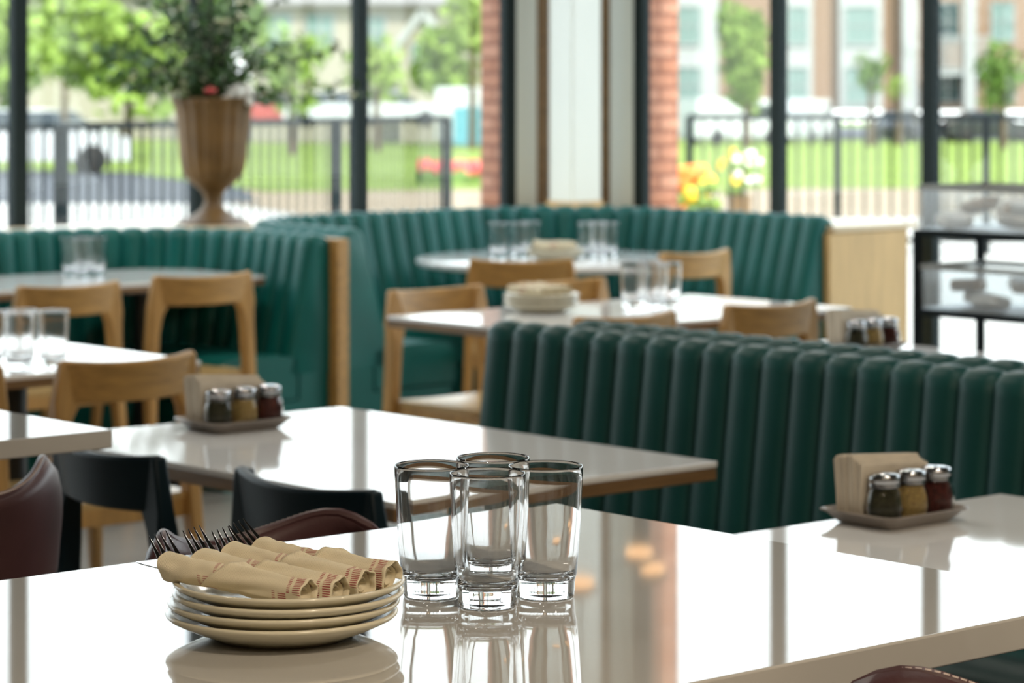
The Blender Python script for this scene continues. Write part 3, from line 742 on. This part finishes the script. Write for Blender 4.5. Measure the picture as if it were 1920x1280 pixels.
# ------------------------------------------------------------------ black display rack with clear bins
RK = Vector((1.288, 9.0, 0)); rk = empty('display_rack', RK, TH, 'black metal display rack with clear bins at the right edge', 'rack')
RU, RV = .34, 1.5                           # local x along U (depth), local -y along V (length)
for x, y in ((.012, -.012), (RU-.012, -.012), (.012, -RV+.012), (RU-.012, -RV+.012), (RU-.012, -.62)):
    MB().box((x, y, .485), (.024, .024, .97)).build('post', M['railblack'], rk, bevel=.002)
for z in (.985, .730, .12):
    MB().box((RU/2, -RV/2, z-.010), (RU, RV, .020)).build('shelf', M['railblack'], rk, bevel=.002)
R3 = Matrix.Rotation(TH, 3, 'Z')
def binbox(y0, y1, z, label, seed):
    c = RK + R3 @ Vector((RU/2, -(y0+y1)/2, 0)); w = y1-y0; d = RU-.03; h = .135
    r = empty('clear_bin', (c.x, c.y, z), TH, label, 'bin', 'clear bins on the black rack')
    b = MB(); t = .004
    b.box((0, 0, .003), (d, w, t)); b.box((-d/2, 0, h/2), (t, w, h)); b.box((d/2, 0, h/2), (t, w, h)); b.box((0, -w/2, h/2), (d, t, h)); b.box((0, w/2, h/2), (d, t, h))
    b.build('body', M['acrylic'], r, smooth=False)
    b = MB(); e = .012
    b.box((-d/2, 0, h), (e, w+e, .016)); b.box((d/2, 0, h), (e, w+e, .016)); b.box((0, -w/2, h), (d, e, .016)); b.box((0, w/2, h), (d, e, .016))
    b.build('rim', M['siding'], r, smooth=False)
    rd = random.Random(seed)
    nk = 10; k = 0
    for i in range(nk):
        m = [M['packet'], M['packetb'], M['packetg'], M['packet']][i % 4]
        p = Vector((rd.uniform(-d/2+.06, d/2-.06), -w/2+.08+(w-.16)*(i % 5)/4, .030+.044*(i//5)))
        q = MB(); q.box((0, 0, 0), (.115+rd.uniform(-.02, .02), .075, .040))
        o = q.build('packet', m, bevel=.014, seg=3); o.rotation_euler = (rd.uniform(-.3, .3), rd.uniform(-.3, .3), rd.uniform(0, 3))
        o.location = c + R3 @ p + Vector((0, 0, z)); tag(o, 'wrapped packet among others in the '+label.replace('clear bin on the ', '').replace(' at its left', ', left bin').replace(' at the picture edge', ', right bin'), 'packet', 'packets in the '+label)
binbox(.03, .70, .987, 'clear bin on the upper rack shelf at its left', 1)
binbox(.74, 1.42, .987, 'clear bin on the upper rack shelf at the picture edge', 2)
binbox(.03, .70, .732, 'clear bin on the lower rack shelf at its left', 3)
binbox(.74, 1.42, .732, 'clear bin on the lower rack shelf at the picture edge', 4)

# ------------------------------------------------------------------ bronze urn with plant
UP = uv(-2.36, .33, .8735); ur = empty('urn_planter', UP, 0, 'fluted bronze urn with leafy plant on the left window ledge', 'planter')
def flute(r, z, a): return r*(1+.06*abs(math.cos(8*a))) if z > .19 else r*(1+.02*abs(math.cos(8*a)))
k = .504/235
prof = [(0, 0), (.148, 0), (.150, .006), (.118, .018), (.078, .036), (.050, .056), (.036, .080), (.033, .096), (.040, .112), (.042, .122), (.060, .140), (.088, .162), (.110, .190), (.121, .220), (.128, .262), (.132, .32), (.137, .38), (.143, .44), (.150, .468), (.156, .480), (.160, .492), (.154, .500), (.146, .494), (.138, .470), (.128, .43), (0, .42)]
prof = [(r*1.03, z*1.04) for r, z in prof]
MB().lathe(prof, 96, rfun=flute).build('urn', M['urn'], ur, angle=50)
MB().lathe([(0, .43), (.127, .432), (.124, .445), (0, .455)], 24).build('soil', M['soil'], ur)
rd = random.Random(11); stm = MB(); lf = MB(); lp = MB()
def leaf(mb, p, d, L, w, rd):
    up = Vector((rd.uniform(-1, 1), rd.uniform(-1, 1), rd.uniform(-1, 1))); s = d.cross(up).normalized(); n = s.cross(d)
    mb.add([p, p+d*L*.35+s*w+n*.004, p+d*L*.75+s*w*.7+n*.002, p+d*L, p+d*L*.75-s*w*.7+n*.002, p+d*L*.35-s*w+n*.004, p+d*L*.4-n*.004], [(0, 1, 6), (1, 2, 6), (2, 3, 6), (3, 4, 6), (4, 5, 6), (5, 0, 6)])
for i in range(58):
    a = rd.uniform(0, 2*PI); reach = rd.uniform(.10, .66); top = rd.uniform(.06, .66)
    p0 = Vector((.05*math.cos(a), .05*math.sin(a), .45)); pts = []
    p3 = Vector((reach*math.cos(a), reach*math.sin(a)*.7, .47+top)); p1 = p0+Vector((0, 0, top*.7))
    for q in range(9):
        t = q/8; pts.append(p0*(1-t)**2+p1*(2*t*(1-t))+p3*t*t)
    stm.tube(pts, [.004-.0025*q/8 for q in range(9)], 5)
    for q in range(2, 9):
        for _ in range(4):
            d = Vector((rd.uniform(-1, 1), rd.uniform(-1, 1), rd.uniform(-.8, .8))).normalized()
            leaf(lp if rd.random() < .10 else lf, pts[q]+d*.008, d, rd.uniform(.035, .06), rd.uniform(.009, .015), rd)
stm.tube([(-.012, 0, .43), (-.02, 0, .75), (-.01, 0, 1.1)], .022, 8)
stm.build('stems', M['stem'], ur); f1 = lf.build('foliage', M['leaf'], ur, smooth=False); f2 = lp.build('pale_leaves', M['leafpale'], ur, smooth=False)
b = MB()
for q in range(5): b.sphere((.005+.013*math.cos(q*1.26), -.15+.013*math.sin(q*1.26), .548), (.014, .014, .010), 8, 6)
b.sphere((.005, -.15, .554), .010, 8, 6); b.build('coral_flower', M['redpetal'], ur)
b = MB()
for q in range(26): b.sphere((rd.uniform(.06, .16), rd.uniform(-.12, .0), rd.uniform(.49, .57)), (.020, .020, .014), 7, 5)
b.build('white_flowers', M['whitepetal'], ur)

# ------------------------------------------------------------------ pendant lamps above the round table (seen as warm spots mirrored in the tabletops)
for i, (x, y, z, w) in enumerate([(.50, 11.0, 2.22, 'right'), (.56, 11.2, 2.32, 'rear'), (.27, 11.0, 2.34, 'left')]):
    r = empty('pendant_lamp', (x, y, z), 0, '%s pendant lamp hanging above the round table, mirrored as a warm spot' % w, 'lamp', 'pendant lamps over the round table')
    MB().sphere((0, 0, 0), (.058, .058, .022), 20, 12).build('bulb', M['bulb'], r)
    MB().tube([(0, 0, .02), (0, 0, 3.6-z)], .004, 6).build('cord', M['black'], r)
    MB().lathe([(.02, .02), (.07, .022), (.07, .03), (.02, .06), (.012, .06), (.015, .03)], 20, closed=True).build('socket', M['black'], r)

# ------------------------------------------------------------------ outdoors
g = MB(); g.prism([(-14, 13.6), (-4, 9.5), (-1.2, 12.0), (.45, 13.55), (2.6, 11.1), (9, 3), (30, 3), (30, 27), (-30, 27), (-30, 13.6)], -.30, -.06); struct('ground_patio', g, M['pave'], smooth=False)
def zg(Y): return -.30-(Y-27)*.0122
def strip(name, m, poly, dz=0):
    vs = [(x, y, zg(y)+dz) for x, y in poly]; vs2 = [(x, y, zg(y)+dz-.5) for x, y in poly]
    return struct(name, MB().loft([vs2, vs]), m, smooth=False)
strip('ground_paving', M['pave'], [(-60, 26.9), (60, 26.9), (60, 44), (-60, 44)])
strip('ground_path', M['kerb'], [(-2.6, 38), (60, 38), (60, 58), (-9, 58)], .012)
strip('ground_driveway', M['asphalt'], [(-80, 44), (-4.0, 44), (-5.0, 52), (-9.5, 70), (-80, 100)], .018)
strip('lawn', M['grass'], [(-4.4, 50), (1.5, 52), (50, 53), (90, 122), (-40, 150), (-40, 90), (-9.2, 66)], .03)
strip('ground_carpark', M['asphalt'], [(-120, 90), (-60, 90), (-20, 120), (120, 118), (140, 260), (-140, 260)], .02)
strip('ground_field', M['grass'], [(-300, 43), (300, 43), (300, 400), (-300, 400)], -.06)

def railing(label, a, b, n_posts):
    a = Vector((a[0], a[1], 0)); b = Vector((b[0], b[1], 0)); d = b-a; L = d.length; ang = math.atan2(d.y, d.x)
    r = empty('railing', (a.x, a.y, -.06), ang, label, 'railing', 'black patio railings')
    MB().box((L/2, 0, 1.19), (L, .055, .05)).build('top_rail', M['railblack'], r, bevel=.004)
    MB().box((L/2, 0, .12), (L, .035, .04)).build('bottom_rail', M['railblack'], r, bevel=.004)
    for k in range(n_posts+1):
        MB().box((L*k/n_posts, 0, .60), (.065, .065, 1.20)).build('post', M['railblack'], r, bevel=.004)
    nb = int(L/.115)
    bal = None
    for k in range(1, nb):
        x = L*k/nb
        if bal is None:
            bal = MB().box((0, 0, .655), (.020, .020, 1.03)).build('baluster', M['railblack'], r, smooth=False); bal.location = (x, 0, 0)
        else:
            c = bal.copy(); S.collection.objects.link(c); c.parent = r; c.location = (x, 0, 0)
railing('black baluster railing outside the left windows behind the urn', (-4.0, 18.2), (-.55, 23.6), 4)
railing('black baluster railing outside the right windows', (1.55, 24.4), (5.4, 24.2), 3)

def tree(label, px, Y, pyc, rx, rz, m, seed, trunk=True, n=420, grp='trees across the lawn'):
    rd = random.Random(seed); c = at(px, pyc, Y); base = zg(Y)
    r = empty('tree', (c.x, c.y, base), 0, label, 'tree', grp)
    f = MB(); cz = c.z-base
    lobes = [(Vector((rd.uniform(-.6, .6)*rx, rd.uniform(-.5, .5)*rx, cz+rd.uniform(-.6, .6)*rz)), rd.uniform(.40, .62)) for _ in range(9)]+[(Vector((0, 0, cz)), .75)]
    for i in range(n):
        l, s = lobes[i % len(lobes)]
        d = Vector((rd.gauss(0, 1), rd.gauss(0, 1), rd.gauss(0, 1))).normalized()*(rd.uniform(.5, 1)**.5)
        p = l+Vector((d.x*rx*s, d.y*rx*s, d.z*rz*s)); sz = rd.uniform(.10, .22)*min(2.2, (rx+rz)/2)*.8
        q = Quaternion((rd.uniform(-1, 1), rd.uniform(-1, 1), rd.uniform(-1, 1), rd.uniform(-1, 1))).normalized().to_matrix()
        vs = [p+q @ Vector(w)*sz for w in ((1, 0, 0), (.3, .6, .15), (-.6, .5, 0), (-1, 0, .1), (-.4, -.6, 0), (.5, -.5, .12))]
        f.add(vs, [(0, 1, 2, 3), (0, 3, 4, 5)])
    f.build('crown', m, r, smooth=False)
    if trunk: MB().tube([(0, 0, 0), (.02, 0, cz*.5), (0, 0, cz+rz*.3)], [.16, .12, .05], 8).build('trunk', M['bark'], r)
tree('bright green tree at the far left beyond the driveway', 15, 78, 90, 2.0, 2.0, M['tree1'], 1)
tree('pale green tree between the left mullion and the urn plant', 120, 110, 70, 2.4, 2.6, M['tree3'], 2, n=650)
tree('broad bright green tree left of the urn plant', 240, 84, 115, 2.5, 1.6, M['tree1'], 3, n=900)
tree('mid green tree directly behind the urn plant', 400, 96, 60, 1.9, 2.2, M['tree2'], 4, n=500)
tree('bright low tree right of the urn plant', 545, 92, 130, 1.5, 1.3, M['tree1'], 5)
tree('small yellow-green tree right of the second mullion', 705, 100, 130, 1.1, 1.4, M['tree3'], 6)
tree('rounded green tree beside the shaded brick pillar', 850, 120, 100, 1.9, 1.9, M['tree1'], 7, n=650)
tree('green tree top left of the shaded brick pillar', 885, 105, 20, 1.0, 1.6, M['tree3'], 8)
tree('tall slender green tree before the tan apartments at left', 1400, 108, 95, 1.15, 2.3, M['tree1'], 9, n=750)
tree('small young green tree before the tan apartments in the middle', 1632, 112, 138, .72, .85, M['tree2'], 10)
tree('bushy green tree at the right edge before the apartments', 1880, 104, 140, 1.1, 1.3, M['tree2'], 11, n=500)
tree('thin shrub right of the small young tree', 1685, 116, 160, .5, .6, M['tree3'], 12, n=200)

def house_mb_box(mb, x0, x1, y0, y1, z0, z1): return mb.box(((x0+x1)/2, (y0+y1)/2, (z0+z1)/2), (x1-x0, y1-y0, z1-z0))
def win(r, x, z, w, h, y, dark=False, nmull=1):
    f = MB(); e = .09
    for s in (-1, 1): f.box((x+s*(w/2+e/2), y-.05, z), (e, .12, h+2*e)); f.box((x, y-.05, z+s*(h/2+e/2)), (w, .12, e))
    f.box((x, y-.04, z), (w, .06, .05))
    for k in range(nmull): f.box((x-w/2+w*(k+1)/(nmull+1), y-.045, z), (.05, .08, h))
    fo = f.build('window', M['siding'], r, smooth=False)
    MB().box((x, y-.01, z), (w, .03, h)).build('pane', M['winglassdark' if dark else 'winglass'], fo, smooth=False)
# apartments on the right
AY = 150.0; ax0 = at(1230, 0, AY).x; gz = -.30
ap = empty('apartment_building', (ax0, AY, gz), 0, 'tan brick apartment building with white bays behind the right lawn', 'building')
def X(px): return (px-960)/F*AY-ax0
def Z(py): return ZC-(py-YH)/F*AY-gz
house_mb_box(MB(), X(1230), X(2150), 0, 12, 0, 13).build('brick_wall', M['tanbrick'], ap, smooth=False)
def bay(x0, x1, dep, z1=13):
    house_mb_box(MB(), X(x0), X(x1), -dep, .2, 0, z1).build('white_bay', M['siding'], ap, smooth=False)
bay(1235, 1345, .9); bay(1466, 1522, .5); bay(1572, 1652, .5); bay(1690, 1718, .7)
for px, w, y in ((1288, 1.3, -.9), (1494, .95, -.5), (1612, 1.5, -.5)):
    for k, py in enumerate((48, 48-112, 160)):
        win(ap, X(px), Z(py), w, 1.95 if py != 160 else 1.9, y, False, 2 if w > 1.2 else 1)
for px in (1778, 1880):
    win(ap, X(px), Z(40), 1.1, 2.0, 0, px == 1778); win(ap, X(px), Z(160), 1.2, 1.7, 0, True)
b = MB(); house_mb_box(b, X(1745), X(1850), -1.8, 0, Z(142), Z(133))
b.build('balcony_floor', M['siding'], ap, smooth=False)
b = MB(); b.box(((X(1745)+X(1850))/2, -1.75, Z(70)), (X(1850)-X(1745), .08, .09)); b.box(((X(1745)+X(1850))/2, -1.75, Z(128)), (X(1850)-X(1745), .06, .07))
for q in range(26): b.box((X(1745)+(X(1850)-X(1745))*q/25, -1.75, (Z(70)+Z(128))/2), (.05, .05, Z(70)-Z(128)))
b.build('balcony_railing', M['siding'], ap, smooth=False)
b = MB(); b.box((X(1808), -1.75, Z(-30)/2), (.62, .5, Z(-30))); b.build('porch_column', M['siding'], ap, smooth=False)
# cream house on the left
HY = 128.0; hx = at(660, 0, HY).x; gz = zg(HY)
hs = empty('house', (hx, HY, gz), 0, 'cream house with white gable behind the trees, left of the shaded brick pillar', 'building', 'houses across the lawn')
def X(px): return (px-960)/F*HY-hx
def Z(py): return ZC-(py-YH)/F*HY-gz
house_mb_box(MB(), X(470), X(985), 0, 9, 0, Z(0)).build('wall', M['creamsiding'], hs, smooth=False)
b = MB(); b.loft([[(X(460), -.5, Z(12)), (X(995), -.5, Z(12)), (X(995), 5, Z(-150)), (X(460), 5, Z(-150))], [(X(460), -.5, Z(4)), (X(995), -.5, Z(4)), (X(995), 5, Z(-142)), (X(460), 5, Z(-142))]]); b.build('roof', M['shingle'], hs, smooth=False)
b = MB(); b.loft([[(X(750), -1.2, 0), (X(838), -1.2, 0), (X(838), -1.2, Z(88)), (X(794), -1.2, Z(30)), (X(750), -1.2, Z(88))], [(X(750), .3, 0), (X(838), .3, 0), (X(838), .3, Z(88)), (X(794), .3, Z(30)), (X(750), .3, Z(88))]]); b.build('gable', M['creamsiding'], hs, smooth=False)
b = MB()
for s in (-1, 1):
    p = Vector((X(794), -1.35, Z(22))); q = Vector((X(794+s*54), -1.35, Z(94))); d = q-p; b.box((p+q)/2, (d.length, .3, .32), M4=Matrix.Rotation(math.atan2(-d.z, d.x), 3, 'Y'))
b.build('gable_trim', M['siding'], hs, smooth=False)
win(hs, X(794), Z(110), .9, 1.3, -1.2); win(hs, X(700), Z(60), 1.0, 1.4, 0); win(hs, X(600), Z(60), 1.2, 1.6, 0); win(hs, X(520), Z(60), 1.2, 1.6, 0)
h2 = empty('house', (at(-40, 0, 140).x, 140, zg(140)), 0, 'pale house hidden behind the trees at the far left', 'building', 'houses across the lawn')
house_mb_box(MB(), 0, 11.5, 0, 8, 0, 7.5).build('wall', M['creamsiding'], h2, smooth=False)
MB().loft([[(-.4, -.5, 7.3), (11.9, -.5, 7.3), (11.9, 4, 10), (-.4, 4, 10)], [(-.4, -.5, 7.5), (11.9, -.5, 7.5), (11.9, 4, 10.2), (-.4, 4, 10.2)]]).build('roof', M['shingle'], h2, smooth=False)
for x in (2.5, 5.2, 8.4): win(h2, x, 4.6, 1.2, 1.7, 0)

def car(label, x, Y, rz, m, van=False, zoff=0):
    r = empty('car', (x, Y, zg(Y)+.02+zoff), rz, label, 'car', 'parked cars beyond the lawn')
    if van: side = [(-2.4, .35), (2.4, .35), (2.45, .9), (2.3, 1.15), (1.5, 1.95), (-2.35, 2.0), (-2.42, .9)]; w = .98
    else: side = [(-2.2, .32), (2.2, .32), (2.25, .62), (2.15, .86), (1.2, .98), (-1.75, 1.0), (-2.2, .90), (-2.25, .6)]; w = .88
    MB().loft([[(x_, -w, z) for x_, z in side], [(x_*.99, -w*1.0, z) for x_, z in side], [(x_*.99, w, z) for x_, z in side]]).build('body', m, r, bevel=.08, seg=3)
    if not van:
        cab = [(1.1, .96), (.45, 1.42), (-.9, 1.45), (-1.75, .98)]
        MB().loft([[(x_, -w*.94 if z < 1.2 else -w*.74, z) for x_, z in cab], [(x_, w*.94 if z < 1.2 else w*.74, z) for x_, z in cab]]).build('glasshouse', M['carglass'], r, bevel=.03)
        MB().box((-.22, 0, 1.45), (1.4, 1.28, .05)).build('roof', m, r, bevel=.02)
    else:
        MB().box((1.2, 0, 1.5), (1.2, 1.99, .45)).build('glasshouse', M['carglass'], r, bevel=.05)
    for sx in (-1.35, 1.35):
        for sy in (-w+.08, w-.08):
            b = MB(); rings = []
            for q, rr in ((-.11, .30), (-.09, .34), (.09, .34), (.11, .30)): rings.append([(sx+rr*math.cos(a), sy+q, .34+rr*math.sin(a)) for a in [2*PI*t/20 for t in range(20)]])
            b.loft(rings).build('wheel', M['tyre'], r, angle=35)
    return r
car('white car at the far left edge beyond the railing', at(55, 0, 64).x, 64, .25, M['carwhite'])
car('white car parked behind the left mullion', at(120, 0, 120).x, 120, .1, M['carwhite'])
car('red car parked right of the urn', at(515, 0, 122).x, 122, .15, M['carred'], zoff=.75)
car('white car parked just left of the second mullion', at(632, 0, 120).x, 120, -.1, M['carwhite'], zoff=.8)
car('silver white car parked right of the second mullion', at(735, 0, 118).x, 118, .1, M['carwhite'], zoff=.8)
car('white van parked between the sunlit brick pillar and the third mullion', at(1372, 0, 120).x, 120, .5, M['carwhite'], van=True)
car('white van parked just right of the third mullion', at(1500, 0, 124).x, 124, 1.2, M['carwhite'], van=True)
car('dark car parked left of the rightmost mullion', at(1690, 0, 128).x, 128, 1.2, M['cardark'])
car('dark car parked at the right edge', at(1850, 0, 128).x, 128, .25, M['cardark'])
tk = empty('box_truck', (at(868, 0, 112).x, 112, zg(112)-.2), .0, 'white and teal box truck beside the shaded brick pillar', 'truck')
MB().box((0, 0, 1.55), (2.1, 4.0, 2.1)).build('cargo_box', M['carwhite'], tk, bevel=.05)
MB().box((.30, -2.02, 1.10), (1.25, .05, 1.5)).build('teal_panel', M['tealtruck'], tk, bevel=.01)
MB().box((.1, 2.6, 1.1), (1.9, 1.2, 1.5)).build('cab', M['carwhite'], tk, bevel=.1)
for sx in (-.8, .8):
    for sy in (-1.2, 2.4):
        b = MB(); b.loft([[(sx+q, sy+.4*math.cos(a), .4+.4*math.sin(a)) for a in [2*PI*t/20 for t in range(20)]] for q in (-.12, .12)]); b.build('wheel', M['tyre'], tk, angle=35)

def flowerbed(name, label, px, py, Y, wx, hz, mats, n, seed):
    rd = random.Random(seed); c = at(px, py, Y); z0 = zg(Y) if Y > 27 else -.06; r = empty(name, (c.x, c.y, z0), 0, label, 'flowers')
    parts = {}
    g = MB()
    for i in range(n*2): g.sphere((rd.uniform(-wx, wx), rd.uniform(-.3, .3)*wx, rd.uniform(0, .45)*hz), (rd.uniform(.05, .09)*3*wx**.5,)*3, 7, 5)
    fg = g.build('greenery', M['tree2'], r)
    for m in mats:
        b = MB()
        for i in range(n): b.sphere((rd.uniform(-wx, wx), rd.uniform(-.35, .25)*wx, hz*(.45+.55*rd.random())), (rd.uniform(.04, .08)*2.2*wx**.5,)*3, 7, 5)
        b.build('blooms', M[m], r)
flowerbed('flower_bed', 'red flower bed beyond the railing left of the shaded brick pillar', 850, 305, 55, .60, .42, ['redpetal'], 90, 2)
def planter(label, px, Y, w, hp, hf, mats, seed):
    rd = random.Random(seed); z0 = zg(Y) if Y > 27 else -.06; x = at(px, 0, Y).x; r = empty('flower_planter', (x, Y, z0), 0, label, 'planter')
    MB().lathe([(0, 0), (w*.55, 0), (w*.8, hp), (w*.72, hp), (w*.6, hp*.9), (0, hp*.88)], 24).build('pot', M['urn'], r)
    g = MB()
    for i in range(26): g.sphere((rd.gauss(0, w*.45), rd.gauss(0, w*.45), hp+rd.uniform(0, .7)*(hf-hp)), (.05, .05, .04), 7, 5)
    g.build('greenery', M['tree1'], r)
    for k, m in enumerate(mats):
        b = MB()
        for i in range(16): b.sphere((rd.gauss((k-.5)*w*.4, w*.4), rd.gauss(0, w*.4), hp+(.3+.7*rd.random())*(hf-hp)), (.045, .045, .04), 7, 5)
        b.build('blooms', M[m], r)
planter('orange and yellow flowers in a pot beside the sunlit brick pillar', 1303, 15.6, .11, .70, 1.02, ['orangepetal', 'yellowpetal'], 3)
planter('yellow and white flowers in a pot beyond the right railing', 1386, 30, .17, .55, 1.02, ['yellowpetal', 'whitepetal'], 4)
